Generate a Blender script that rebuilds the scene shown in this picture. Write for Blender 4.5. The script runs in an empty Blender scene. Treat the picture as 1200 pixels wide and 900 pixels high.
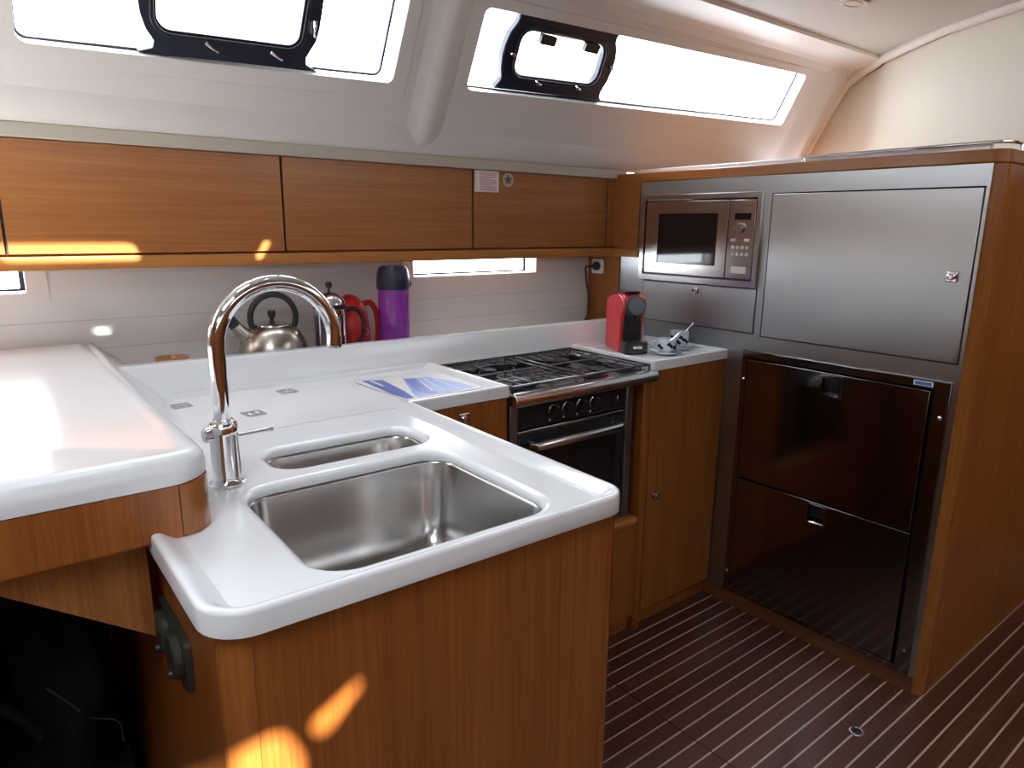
import bpy, bmesh, math, random
from mathutils import Vector, Matrix
from mathutils.geometry import tessellate_polygon
PI = math.pi
random.seed(7)
scene = bpy.context.scene
C = scene.collection

# ------------------------------------------------------------ camera, sky, sun, exposure
cam_d = bpy.data.cameras.new('camera'); cam = bpy.data.objects.new('camera', cam_d); C.objects.link(cam)
YAW, PITCH, ROLL = 0.66690, -0.22420, 0.01020
CAM = Vector((-0.1676, 0.1067, 1.3216))
fw = Vector((math.sin(YAW)*math.cos(PITCH), math.cos(YAW)*math.cos(PITCH), math.sin(PITCH)))
rt = Vector((math.cos(YAW), -math.sin(YAW), 0)); up = rt.cross(fw)
rt2 = rt*math.cos(ROLL)+up*math.sin(ROLL); up2 = up*math.cos(ROLL)-rt*math.sin(ROLL)
M4 = Matrix.Identity(4)
for i in range(3):
    M4[i][0] = rt2[i]; M4[i][1] = up2[i]; M4[i][2] = -fw[i]; M4[i][3] = CAM[i]
cam.matrix_world = M4
cam_d.sensor_width = 36; cam_d.lens = 811.34/1200*36; cam_d.clip_start = 0.02
scene.camera = cam

SKY = 11.5
w = bpy.data.worlds.new('sky'); scene.world = w; w.use_nodes = True
bg = w.node_tree.nodes['Background']; bg.inputs[0].default_value = (0.93, 0.96, 1.0, 1); bg.inputs[1].default_value = SKY
SUN = Vector((0.10, 0.788, -0.616)).normalized()
sd = bpy.data.lights.new('sun', 'SUN'); sd.energy = 42; sd.angle = math.radians(.7); sd.color = (1, .93, .82)
so = bpy.data.objects.new('sun', sd); C.objects.link(so)
so.rotation_euler = SUN.to_track_quat('-Z', 'Y').to_euler(); so.location = (0, -4, 6)

def portal(loc, direction, sx, sy):
    d = bpy.data.lights.new('sky_portal', 'AREA'); d.shape = 'RECTANGLE'; d.size = sx; d.size_y = sy
    d.cycles.is_portal = True
    o = bpy.data.objects.new('sky_portal', d); C.objects.link(o); o.location = loc
    o.rotation_euler = Vector(direction).to_track_quat('-Z', 'Y').to_euler()
SLOPE_OUT = (0, -.8748, -.4844)
portal((.41, 1.93, 1.81), SLOPE_OUT, .95, .40)
portal((1.91, 1.92, 1.84), SLOPE_OUT, 1.75, .32)
portal((.41, -1.93, 1.81), (0, .8748, -.4844), .95, .40)
portal((1.91, -1.92, 1.84), (0, .8748, -.4844), 1.75, .32)
portal((-1.6, -1.92, 1.82), (0, .8748, -.4844), 1.65, .34)
portal((-1.6, 1.92, 1.82), SLOPE_OUT, 1.65, .34)
portal((-.62, .19, 2.12), (0, 0, -1), .70, .82)

scene.view_settings.view_transform = 'Standard'; scene.view_settings.look = 'None'
scene.view_settings.exposure = 0.08; scene.view_settings.gamma = 1; scene.view_settings.use_curve_mapping = False
cy = scene.cycles
cy.max_bounces = 9; cy.diffuse_bounces = 6; cy.glossy_bounces = 5; cy.transparent_max_bounces = 12
cy.sample_clamp_indirect = 6; cy.caustics_reflective = False; cy.caustics_refractive = False
cy.use_denoising = True

# ------------------------------------------------------------ mesh helpers
class MB:
    def __init__(s): s.v = []; s.f = []; s.mi = []
    def add(s, vs, fs):
        n = len(s.v); s.v += [tuple(p) for p in vs]; s.f += [tuple(i+n for i in q) for q in fs]; return s
    def box(s, x0, x1, y0, y1, z0, z1):
        p = [(x, y, z) for z in (z0, z1) for y in (y0, y1) for x in (x0, x1)]
        return s.add(p, [(0,2,3,1), (4,5,7,6), (0,1,5,4), (2,6,7,3), (0,4,6,2), (1,3,7,5)])
    def rings(s, rs, cap0=True, cap1=True, close=False):
        n = len(rs[0]); vs = [p for q in rs for p in q]; fs = []
        m = len(rs)
        for i in range(m if close else m-1):
            for j in range(n):
                a = i*n+j; b = i*n+(j+1) % n; i2 = (i+1) % m
                fs.append((a, b, i2*n+(j+1) % n, i2*n+j))
        if cap0 and not close: fs.append(tuple(reversed(range(n))))
        if cap1 and not close: fs.append(tuple(range((m-1)*n, m*n)))
        return s.add(vs, fs)
    def tube(s, pts, r, seg=12, caps=True):
        pts = [Vector(p) for p in pts]; rad = r if isinstance(r, (list, tuple)) else [r]*len(pts)
        rs = []; prev = None
        for i, p in enumerate(pts):
            t = (pts[min(i+1, len(pts)-1)]-pts[max(i-1, 0)]).normalized()
            if prev is None:
                a = Vector((0, 0, 1)) if abs(t.z) < .9 else Vector((1, 0, 0)); u = t.cross(a).normalized()
            else: u = (prev-t*prev.dot(t)).normalized()
            prev = u; v = t.cross(u)
            rs.append([p+(u*math.cos(2*PI*k/seg)+v*math.sin(2*PI*k/seg))*rad[i] for k in range(seg)])
        return s.rings(rs, caps, caps)
    def lathe(s, prof, c=(0, 0, 0), seg=36, axis=None, caps=True):
        ax = Vector(axis or (0, 0, 1)).normalized(); a = Vector((1, 0, 0)) if abs(ax.x) < .9 else Vector((0, 1, 0))
        u = (a-ax*a.dot(ax)).normalized(); v = ax.cross(u); c = Vector(c)
        rs = [[c+ax*h+(u*math.cos(2*PI*k/seg)+v*math.sin(2*PI*k/seg))*max(r, 1e-5) for k in range(seg)] for r, h in prof]
        return s.rings(rs, caps, caps)
    def prism(s, poly, z0, z1):
        return s.rings([[(x, y, z0) for x, y in poly], [(x, y, z1) for x, y in poly]])
    def plate(s, outer, holes, mapf, t0, t1):
        """a slab with holes; 2-D loops go through mapf(a, b, t)"""
        loops = [outer]+list(holes); flat = [p for l in loops for p in l]
        tris = tessellate_polygon([[Vector((p[0], p[1], 0)) for p in l] for l in loops])
        n = len(flat)
        vs = [mapf(p[0], p[1], t0) for p in flat]+[mapf(p[0], p[1], t1) for p in flat]
        fs = [tuple(t) for t in tris]+[tuple(i+n for i in reversed(t)) for t in tris]
        k = 0
        for l in loops:
            for j in range(len(l)):
                a = k+j; b = k+(j+1) % len(l); fs.append((a, b, b+n, a+n))
            k += len(l)
        return s.add(vs, fs)
def smooth_path(pts, k=5):
    P_ = [Vector(p) for p in pts]; P_ = [P_[0]*2-P_[1]]+P_+[P_[-1]*2-P_[-2]]; out = []
    for i in range(1, len(P_)-2):
        a, b, c, d = P_[i-1:i+3]
        for j in range(k):
            t = j/k; out.append(.5*((2*b)+(c-a)*t+(2*a-5*b+4*c-d)*t*t+(3*b-a-3*c+d)*t**3))
    return out+[P_[-2]]
def annulus(outer, inner, mapf, t0, t1):
    return MB().rings([[mapf(a, b, t) for a, b in l] for l, t in ((outer, t0), (outer, t1), (inner, t1), (inner, t0))], False, False, close=True)
def lathe_z(*a, **k): return MB().lathe(*a, **k)

def rpoly(pts, rads, seg=7):
    """polygon with rounded corners, counter-clockwise"""
    n = len(pts); out = []
    if not isinstance(rads, (list, tuple)): rads = [rads]*n
    for i in range(n):
        p = Vector(pts[i]); a = Vector(pts[i-1])-p; b = Vector(pts[(i+1) % n])-p; r = rads[i]
        if r <= 0: out.append(tuple(p)); continue
        a.normalize(); b.normalize(); ang = a.angle(b); d = r/math.tan(ang/2)
        c = p+(a+b).normalized()*(r/math.sin(ang/2))
        s0 = p+a*d-c; s1 = p+b*d-c
        th0 = math.atan2(s0.y, s0.x); th1 = math.atan2(s1.y, s1.x); dt = (th1-th0+PI) % (2*PI)-PI
        for k in range(seg+1):
            t = th0+dt*k/seg; out.append((c.x+r*math.cos(t), c.y+r*math.sin(t)))
    return out
def rrect(x0, x1, y0, y1, r, seg=7): return rpoly([(x0, y0), (x1, y0), (x1, y1), (x0, y1)], r, seg)
def inset(poly, d):
    n = len(poly); out = []
    for i in range(n):
        p = Vector(poly[i]); a = (p-Vector(poly[i-1])).normalized(); b = (Vector(poly[(i+1) % n])-p).normalized()
        na = Vector((-a.y, a.x)); nb = Vector((-b.y, b.x)); m = (na+nb)
        m = m/max(m.dot(na), .3); out.append(tuple(p+m*d))
    return out
def arc(cx, cz, r, a0, a1, n, fn):
    return [fn(cx+r*math.cos(math.radians(a0+(a1-a0)*k/n)), cz+r*math.sin(math.radians(a0+(a1-a0)*k/n))) for k in range(n+1)]

ORG = {}
def obj(name, mb, mat, parent=None, bevel=0, seg=2, smooth=35, kind=None, label=None, local=False, sub=0):
    vs = [Vector(v) for v in mb.v]
    if parent is not None: o0 = ORG[parent]
    elif local: o0 = Vector((0, 0, 0))
    else:
        o0 = Vector(((min(v.x for v in vs)+max(v.x for v in vs))/2, (min(v.y for v in vs)+max(v.y for v in vs))/2, min(v.z for v in vs)))
    me = bpy.data.meshes.new(name); me.from_pydata([tuple(v-o0) for v in vs], [], mb.f)
    me.validate(); bm = bmesh.new(); bm.from_mesh(me); bmesh.ops.recalc_face_normals(bm, faces=bm.faces); bm.to_mesh(me); bm.free()
    me.materials.append(mat)
    if smooth:
        me.polygons.foreach_set('use_smooth', [True]*len(me.polygons)); me.set_sharp_from_angle(angle=math.radians(smooth))
    o = bpy.data.objects.new(name, me); C.objects.link(o)
    if parent is not None: o.parent = parent
    else: o.location = o0
    ORG[o] = o0
    if bevel:
        m = o.modifiers.new('bevel', 'BEVEL'); m.width = bevel; m.segments = seg; m.limit_method = 'ANGLE'; m.angle_limit = math.radians(40)
        m.harden_normals = False
    if sub:
        m = o.modifiers.new('sub', 'SUBSURF'); m.levels = sub; m.render_levels = sub
    if kind: o['kind'] = kind
    if label: o['label'] = label
    return o
def thing(name, label, cat, loc=(0, 0, 0), group=None, local=False):
    o = bpy.data.objects.new(name, None); C.objects.link(o); o.location = loc; o.empty_display_size = .05
    o['label'] = label; o['category'] = cat
    if group: o['group'] = group
    ORG[o] = Vector((0, 0, 0)) if local else Vector(loc)
    return o
def tag(o, label, cat, group=None):
    o['label'] = label; o['category'] = cat
    if group: o['group'] = group
    return o
def struct(name, mb, mat, **k): return obj(name, mb, mat, kind='structure', **k)

# ------------------------------------------------------------ materials
def lin(c): return tuple((x/12.92 if x <= .04045 else ((x+.055)/1.055)**2.4) for x in c)
def srgb(r, g, b): return lin((r/255, g/255, b/255))
def mat(name, col, rough=.5, metal=0, coat=0, spec=.5, trans=0, bump=0, bscale=200, emis=None):
    m = bpy.data.materials.new(name); m.use_nodes = True; nt = m.node_tree; b = nt.nodes['Principled BSDF']
    b.inputs['Base Color'].default_value = (*col, 1); b.inputs['Roughness'].default_value = rough
    b.inputs['Metallic'].default_value = metal; b.inputs['Coat Weight'].default_value = coat
    b.inputs['Coat Roughness'].default_value = .08
    b.inputs['Specular IOR Level'].default_value = spec; b.inputs['Transmission Weight'].default_value = trans
    # faint unevenness of every surface: noise on roughness (and bump when asked)
    tc = nt.nodes.new('ShaderNodeTexCoord'); nz = nt.nodes.new('ShaderNodeTexNoise'); nz.inputs['Scale'].default_value = 14
    mr = nt.nodes.new('ShaderNodeMapRange'); mr.inputs['To Min'].default_value = max(rough-.03, .01); mr.inputs['To Max'].default_value = rough+.03
    nt.links.new(tc.outputs['Object'], nz.inputs['Vector']); nt.links.new(nz.outputs['Fac'], mr.inputs['Value']); nt.links.new(mr.outputs[0], b.inputs['Roughness'])
    if bump:
        n2 = nt.nodes.new('ShaderNodeTexNoise'); n2.inputs['Scale'].default_value = bscale
        bp = nt.nodes.new('ShaderNodeBump'); bp.inputs['Strength'].default_value = bump; bp.inputs['Distance'].default_value = .002
        nt.links.new(tc.outputs['Object'], n2.inputs['Vector']); nt.links.new(n2.outputs['Fac'], bp.inputs['Height']); nt.links.new(bp.outputs[0], b.inputs['Normal'])
    return m
def wood(name, axis, dark=(0.20, 0.056, 0.010), light=(0.365, 0.122, 0.026), rough=.32, coat=.25, fine=170, coarse=22):
    m = bpy.data.materials.new(name); m.use_nodes = True; nt = m.node_tree; b = nt.nodes['Principled BSDF']; N = nt.nodes.new; L = nt.links.new
    tc = N('ShaderNodeTexCoord')
    def nz(across, along, det, dist=0.0):
        mp = N('ShaderNodeMapping'); sc = [across]*3; sc['xyz'.index(axis)] = along; mp.inputs['Scale'].default_value = sc
        t = N('ShaderNodeTexNoise'); t.inputs['Scale'].default_value = 1; t.inputs['Detail'].default_value = det; t.inputs['Distortion'].default_value = dist
        L(tc.outputs['Object'], mp.inputs['Vector']); L(mp.outputs[0], t.inputs['Vector']); return t.outputs['Fac']
    a = nz(coarse, .7, 2, .3); f = nz(fine, 4.0, 3); vf = nz(fine*4, 22, 2)
    m1 = N('ShaderNodeMix'); m1.data_type = 'FLOAT'; m1.inputs[0].default_value = .55; L(a, m1.inputs[2]); L(f, m1.inputs[3])
    m2 = N('ShaderNodeMix'); m2.data_type = 'FLOAT'; m2.inputs[0].default_value = .22; L(m1.outputs[0], m2.inputs[2]); L(vf, m2.inputs[3])
    cr = N('ShaderNodeValToRGB'); e = cr.color_ramp.elements; e[0].position = .33; e[1].position = .66
    e[0].color = (*dark, 1); e[1].color = (*light, 1)
    L(m2.outputs[0], cr.inputs[0]); L(cr.outputs[0], b.inputs['Base Color'])
    b.inputs['Roughness'].default_value = rough; b.inputs['Coat Weight'].default_value = coat; b.inputs['Coat Roughness'].default_value = .15
    b.inputs['Specular IOR Level'].default_value = .35
    return m
def steel(name, axis, col=(.56, .56, .57), rough=.24, amt=.006, aniso=0, rot=0):
    m = bpy.data.materials.new(name); m.use_nodes = True; nt = m.node_tree; b = nt.nodes['Principled BSDF']; N = nt.nodes.new; L = nt.links.new
    b.inputs['Metallic'].default_value = 1; b.inputs['Base Color'].default_value = (*col, 1)
    if aniso:
        b.inputs['Anisotropic'].default_value = aniso; b.inputs['Anisotropic Rotation'].default_value = rot
        tg = N('ShaderNodeTangent'); tg.direction_type = 'RADIAL'; tg.axis = 'Z'; L(tg.outputs[0], b.inputs['Tangent'])
    tc = N('ShaderNodeTexCoord'); mp = N('ShaderNodeMapping'); sc = [900]*3; sc['xyz'.index(axis)] = 9; mp.inputs['Scale'].default_value = sc
    t = N('ShaderNodeTexNoise'); t.inputs['Scale'].default_value = 1; mr = N('ShaderNodeMapRange')
    mr.inputs['To Min'].default_value = rough-amt; mr.inputs['To Max'].default_value = rough+amt
    L(tc.outputs['Object'], mp.inputs['Vector']); L(mp.outputs[0], t.inputs['Vector']); L(t.outputs['Fac'], mr.inputs['Value']); L(mr.outputs[0], b.inputs['Roughness'])
    return m
gel = mat('white_gelcoat', (.82, .83, .85), .2, coat=.3, spec=.5)
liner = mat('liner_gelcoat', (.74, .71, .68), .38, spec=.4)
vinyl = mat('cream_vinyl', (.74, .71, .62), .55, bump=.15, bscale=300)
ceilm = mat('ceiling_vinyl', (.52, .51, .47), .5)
plankw = mat('white_plank', (.74, .71, .69), .35)
plankg = mat('plank_groove', (.58, .55, .53), .6)
stripw = mat('pale_strip', (.50, .45, .38), .45)
teak_v = wood('teak_vertical_grain', 'z')
teak_h = wood('teak_horizontal_grain', 'x', dark=(0.25, 0.085, 0.022), light=(0.41, 0.160, 0.046), coarse=30)
teak_y = wood('teak_lengthways_grain', 'y')
teak_edge = wood('solid_teak_edge', 'x', dark=(0.32, 0.115, 0.026), light=(0.48, 0.20, 0.055))
teak_post = wood('solid_teak_post', 'z', dark=(0.24, 0.075, 0.014), light=(0.37, 0.13, 0.028), rough=.22)
dark_gap = mat('shadow_gap', (.02, .012, .008), .8)
st_panel = steel('brushed_steel_panel', 'y', (.49, .52, .53), .36, .005, .75, 0)
st_door = steel('brushed_steel_door', 'y', (.53, .57, .58), .34, .005, .75, 0)
st_fridge = steel('polished_steel_front', 'y', (.22, .215, .22), .13, .004)
st_sink = steel('satin_steel_bowl', 'x', (.52, .51, .50), .20, .004)
st_mw = steel('microwave_steel', 'y', (.55, .52, .50), .2, .02)
chrome = mat('chrome', (.82, .82, .84), .06, metal=1)
chrome_r = mat('satin_chrome', (.62, .62, .63), .2, metal=1)
blackp = mat('black_plastic', (.015, .015, .017), .35)
blackg = mat('black_glass', (.008, .008, .010), .06, coat=.5)
blackm = mat('black_matt', (.012, .012, .013), .75)
navy = mat('blue_black_rubber', (.012, .016, .035), .35)
redp = mat('red_plastic', (.62, .02, .03), .22, coat=.4)
redk = mat('matt_red_plastic', (.60, .02, .015), .35)
purple = mat('purple_plastic', (.27, .04, .34), .2, coat=.5)
greyp = mat('grey_disc', (.13, .15, .18), .3)
china = mat('white_china', (.66, .74, .80), .15, coat=.6)
chinab = mat('blue_china_mark', (.01, .015, .06), .2)
paper = mat('paper', (.80, .77, .76), .5)
def facing_fac(nt, top):
    lw = nt.nodes.new('ShaderNodeLayerWeight'); lw.inputs[0].default_value = .5
    p = nt.nodes.new('ShaderNodeMath'); p.operation = 'POWER'; p.inputs[1].default_value = 4; nt.links.new(lw.outputs['Facing'], p.inputs[0])
    q = nt.nodes.new('ShaderNodeMath'); q.operation = 'MULTIPLY_ADD'; q.inputs[1].default_value = top; q.inputs[2].default_value = .04; nt.links.new(p.outputs[0], q.inputs[0])
    return q
def glass(name):
    m = bpy.data.materials.new(name); m.use_nodes = True; nt = m.node_tree; nt.nodes.clear(); N = nt.nodes.new
    o = N('ShaderNodeOutputMaterial'); t = N('ShaderNodeBsdfTransparent'); g = N('ShaderNodeBsdfGlossy'); g.inputs['Roughness'].default_value = .02
    fr = facing_fac(nt, .35); mx = N('ShaderNodeMixShader'); t.inputs[0].default_value = (.96, .98, 1, 1)
    nt.links.new(fr.outputs[0], mx.inputs[0]); nt.links.new(t.outputs[0], mx.inputs[1]); nt.links.new(g.outputs[0], mx.inputs[2]); nt.links.new(mx.outputs[0], o.inputs[0]); return m
pane = glass('clear_acrylic')
frost = bpy.data.materials.new('sun_diffuser'); frost.use_nodes = True; nt = frost.node_tree; nt.nodes.clear()  # diffuser added to unseen panes to keep direct sun out
a_ = nt.nodes.new('ShaderNodeOutputMaterial'); b_ = nt.nodes.new('ShaderNodeBsdfTranslucent'); b_.inputs[0].default_value = (.42, .44, .46, 1); nt.links.new(b_.outputs[0], a_.inputs[0])

XF = 1.853
# ------------------------------------------------------------ floor with holly strips
def floor_mat():
    m = bpy.data.materials.new('teak_and_holly_floor'); m.use_nodes = True; nt = m.node_tree; b = nt.nodes['Principled BSDF']; N = nt.nodes.new; L = nt.links.new
    tc = N('ShaderNodeTexCoord'); sp = N('ShaderNodeSeparateXYZ'); L(tc.outputs['Object'], sp.inputs[0])
    a = N('ShaderNodeMath'); a.operation = 'ADD'; a.inputs[1].default_value = 48*.1-1.4208+.0026; L(sp.outputs[1], a.inputs[0])
    w_ = N('ShaderNodeMath'); w_.operation = 'MODULO'; w_.inputs[1].default_value = .048; L(a.outputs[0], w_.inputs[0])
    c = N('ShaderNodeMath'); c.operation = 'LESS_THAN'; c.inputs[1].default_value = .0052; L(w_.outputs[0], c.inputs[0])
    def nz(sx, sy, det):
        mp = N('ShaderNodeMapping'); mp.inputs['Scale'].default_value = (sx, sy, 1); t = N('ShaderNodeTexNoise'); t.inputs['Scale'].default_value = 1; t.inputs['Detail'].default_value = det
        L(tc.outputs['Object'], mp.inputs[0]); L(mp.outputs[0], t.inputs['Vector']); return t.outputs['Fac']
    f1 = nz(3, 120, 3); f2 = nz(.9, 9, 1)
    mx = N('ShaderNodeMix'); mx.data_type = 'FLOAT'; mx.inputs[0].default_value = .5; L(f1, mx.inputs[2]); L(f2, mx.inputs[3])
    cr = N('ShaderNodeValToRGB'); cr.color_ramp.elements[0].position = .32; cr.color_ramp.elements[1].position = .68
    cr.color_ramp.elements[0].color = (.055, .018, .012, 1); cr.color_ramp.elements[1].color = (.125, .044, .028, 1); L(mx.outputs[0], cr.inputs[0])
    mc = N('ShaderNodeMix'); mc.data_type = 'RGBA'; L(c.outputs[0], mc.inputs[0]); L(cr.outputs[0], mc.inputs[6]); mc.inputs[7].default_value = (.50, .38, .28, 1)
    L(mc.outputs[2], b.inputs['Base Color']); b.inputs['Roughness'].default_value = .30; b.inputs['Coat Weight'].default_value = .1
    return m
fl = MB().box(-3.0, 3.6, -2.2, 2.4, -.03, 0)
o = struct('floor', fl, floor_mat(), smooth=0)
# keep object coordinates equal to world coordinates so the strips register
me = o.data; me.transform(Matrix.Translation(o.location)); o.location = (0, 0, 0)

# ------------------------------------------------------------ hull side: wall, liner, windows, ceiling
# back wall (white planks) with two portlights
def yz(ymap): return lambda a, b, t: (a, ymap+t, b)
portl = [(1.025, 1.563), (-.62, -.052)]
struct('wall_back', MB().plate([(-3, 0), (3.1, 0), (3.1, 1.56), (-3, 1.56)],
       [list(reversed(rrect(a, b, 1.15, 1.245, .006, 3))) for a, b in portl], yz(2.17), 0, .05), plankw, smooth=0)
g = MB()
for z in (.925, 1.0, 1.075): g.box(-1.2, 1.845, 2.1685, 2.1702, z-.001, z+.001)
obj('trim_1', g, plankg, kind='structure', smooth=0)
for i, (a, b) in enumerate(portl):
    f = struct('window_%d' % (i+3), MB().plate(rrect(a-.045, b+.045, 1.118, 1.26, .012, 4), [list(reversed(rrect(a, b, 1.15, 1.245, .006, 3)))], yz(2.164), 0, .0055), liner)
    e_ = .018 if a > 0 else 0
    gk = annulus(rrect(a-.004, b-e_, 1.153, 1.256, .004, 4), rrect(a+.0, b-e_-.010, 1.159, 1.250, .004, 4), lambda p, q, t: (p, 2.205+t, q), 0, .006)
    obj('gasket', gk, navy, f)
    obj('pane', MB().box(a, b, 2.212, 2.216, 1.15, 1.245), pane, f, smooth=0)
# the coachroof side, sloping inboard. S(x, s, n): along the hull, up the slope, into the cabin
def S(x, s, n=0): return (x, 2.03-.4844*s-.8748*n, 1.534+.8748*s-.4844*n)
def SP(x, s, n=0): y = S(x, s, n); return (y[0], -y[1], y[2])
W2 = [(1.080, .209), (2.730, .261), (2.718, .475), (1.076, .438)]
W1 = [(-.022, .168), (.836, .196), (.838, .50), (-.022, .50)]
W0 = [(-2.4, .16), (-.80, .16), (-.80, .47), (-2.4, .47)]
def liner_side(name, Sf, side):
    hs = [list(reversed(rpoly(q, .02, 5))) for q in (W2, W1, W0)]
    m = MB().plate([(-3, 0), (3.077, 0), (3.077, .533), (-3, .533)], hs, lambda a, b, t: Sf(a, b, -t), 0, .035)
    return struct(name, m, liner, smooth=30)
liner_side('wall_port', S, 1); liner_side('wall_starboard', SP, -1)
def window(nm, Sf, W, hatch, latches, name_i, glz=None):
    # recessed white frame step, black gasket, pane, and the opening portlight in the middle
    Wo = rpoly([(W[0][0]-.045, W[0][1]-.043), (W[1][0]+.045, W[1][1]-.040), (W[2][0]+.04, W[2][1]+.03), (W[3][0]-.045, W[3][1]+.03)], .02, 5)
    fr = annulus(Wo, rpoly(W, .02, 5), Sf, -.001, .0035)
    w_ = struct(nm, fr, liner, bevel=.002)
    Wi = rpoly([(W[0][0]+.004, W[0][1]+.004), (W[1][0]-.030, W[1][1]+.010), (W[2][0]-.030, W[2][1]+.006), (W[3][0]+.004, W[3][1]+.006)], .018, 5)
    Wout = rpoly([(W[0][0]-.01, W[0][1]-.012), (W[1][0]+.004, W[1][1]-.006), (W[2][0]+.004, W[2][1]+.01), (W[3][0]-.01, W[3][1]+.01)], .012, 5)
    Wg = inset(Wi, -.006)
    Wg2 = inset(Wi, .0)
    gk = annulus(Wg, Wg2, Sf, -.034, -.026)
    obj('gasket', gk, navy, w_)
    gl = MB().plate(Wout, [], lambda a, b, t: Sf(a, b, t), -.041, -.037)
    obj('pane', gl, glz or pane, w_, smooth=0)
    if hatch:
        out, inn = hatch
        hf = MB().plate(out, [list(reversed(inn))], lambda a, b, t: Sf(a, b, t), -.036, -.010)
        h = obj('opening_port_frame', hf, navy, w_, bevel=.004, seg=2)
        rim = annulus(inset(inn, -.016), inset(inn, -.006), Sf, -.011, -.004)
        obj('port_rim', rim, blackp, h, bevel=.002)
        for (x, s, dx, ds) in latches:
            lt = MB().tube([Sf(x, s, -.006), Sf(x, s, .004), Sf(x+dx*.5, s+ds*.5, .007), Sf(x+dx, s+ds, .004)], [.005, .005, .004, .003], 8)
            obj('latch_handle', lt, chrome, h)
    return w_
# opening port of window 2: rounded ring with a flared black web above and below
h2_in = rpoly([(1.243, .272), (1.588, .285), (1.575, .407), (1.236, .400)], .035, 8)
h2_out = [(1.188, .222), (1.205, .252), (1.192, .285), (1.184, .320), (1.184, .352), (1.190, .385), (1.206, .415), (1.208, .432), (1.198, .447),
          (1.622, .457), (1.612, .440), (1.613, .425), (1.630, .400), (1.639, .372), (1.641, .335), (1.638, .300), (1.628, .268), (1.628, .250), (1.645, .236)][::-1]
h1_in = rpoly([(.243, .235), (.566, .247), (.572, .46), (.238, .45)], .030, 8)
h1_out = [(.205, .180), (.236, .192), (.238, .208), (.222, .228), (.209, .262), (.203, .300), (.203, .45), (.215, .485), (.605, .49), (.616, .45), (.616, .30), (.611, .265), (.598, .238), (.591, .222), (.593, .206), (.625, .192)][::-1]
window('window_1', S, W1, (h1_out, h1_in), [(.345, .224, .028, -.016), (.496, .226, .030, -.014), (.596, .315, .003, -.036)], 1)
window('window_2', S, W2, (h2_out, h2_in), [(1.205, .331, .020, -.004), (1.610, .350, .020, -.006), (1.330, .262, .018, -.004), (1.50, .268, .018, -.004)], 2)
hb = bpy.data.objects['window_2']
for (x, s) in ((1.326, .388), (1.508, .394)):
    obj('hinge', MB().plate(rrect(x-.030, x+.030, s-.014, s+.014, .004, 3), [], lambda a, b, t: S(a, b, t), -.012, .004), blackp, hb, bevel=.002)
window('window_5', SP, W1, (h1_out, h1_in), [], 5, frost); window('window_6', SP, W2, (h2_out, h2_in), [], 6, frost)  # unseen starboard panes, frosting added to hold back the sun
window('window_7', SP, W0, None, [], 7, frost); window('window_8', S, W0, None, [], 8)
# moulded beams between the windows
def beam(name, xs, prof, Sf=S):
    rs = []
    for k, s in enumerate([.02, .035, .06, .10, .20, .32, .44, .54]):
        fac = [.10, .45, .8, .95, 1, 1, 1, 1][k]
        rs.append([Sf(x+(0 if k > 2 else (-.012*(3-k) if i == 0 else 0)), s, n*fac-.002) for i, (x, n) in enumerate(zip(xs, prof))]+[Sf(xs[-1], s, -.02), Sf(xs[0], s, -.02)])
    return struct(name, MB().rings(rs), liner, smooth=60)
bp_ = [0, .001, .005, .014, .027, .026, .016, .005, 0]
for nm, Sf in (('trim_2', S), ('trim_3', SP)): beam(nm, [.892, .905, .925, .945, .962, .985, 1.008, 1.028, 1.040], bp_, Sf)
beam('trim_4', [2.79, 2.81, 2.84, 2.87, 2.90, 2.93, 2.96, 2.98, 3.0], [0, .002, .006, .014, .022, .024, .018, .008, 0])
# lower edge of the liner bulges over the pale strip
for nm, q in (('trim_5', 1), ('trim_6', -1)):
    pts = []
    rs = []
    for (y, z) in [(2.05, 1.530), (2.032, 1.532), (2.018, 1.545), (2.006, 1.563), (1.998, 1.583), (1.992, 1.603), (2.01, 1.603), (2.05, 1.56)]:
        pts.append((y, z))
    struct(nm, MB().rings([[(x, q*y, z) for y, z in pts] for x in (-3, 3.06)]), liner, smooth=50)
# roof: cambered headliner with added light openings, ledge along its edge
ZCL = 2.06
def roof_z(y): return ZCL if abs(y) < 1.15 else ZCL-.036*(abs(y)-1.15)/.46
# unseen openings added for sun patches and soft fill: outline in plan, glazing (clear or frosted)
LIGHT_HOLES = [(rrect(-.95, -.335, -.16, .57, .09), 'clear'), (rrect(1.65, 2.45, -.60, .20, .06), 'frosted'), (rrect(-2.1, -1.4, -.65, -.05, .06), 'frosted'),
       (rpoly([(-.27, -1.14), (-.165, -1.06), (-.145, -.93), (-.158, -.862), (-.27, -.875)], .02, 4), 'clear'), (rpoly([(-.128, -.96), (-.040, -.865), (-.050, -.830), (-.128, -.875)], .012, 4), 'clear'),
       (rrect(-.24, .045, .928, 1.030, .02, 4), 'clear'), (rpoly([(.300, .925), (.335, .925), (.400, 1.035), (.362, 1.035)], .006, 3), 'clear'), (rrect(-.095, -.045, .825, .878, .012, 3), 'clear')]
m = MB().plate([(-3, -1.15), (3.2, -1.15), (3.2, 1.15), (-3, 1.15)], [list(reversed(h)) for h, g_ in LIGHT_HOLES], lambda a, b, t: (a, b, ZCL+t), 0, .035)
for q in (1, -1): m.add([(-3, q*1.15, ZCL), (3.2, q*1.15, ZCL), (3.2, q*1.61, ZCL-.036), (-3, q*1.61, ZCL-.036)], [(0, 1, 2, 3)])
struct('ceiling', m, ceilm, smooth=20)
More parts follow.
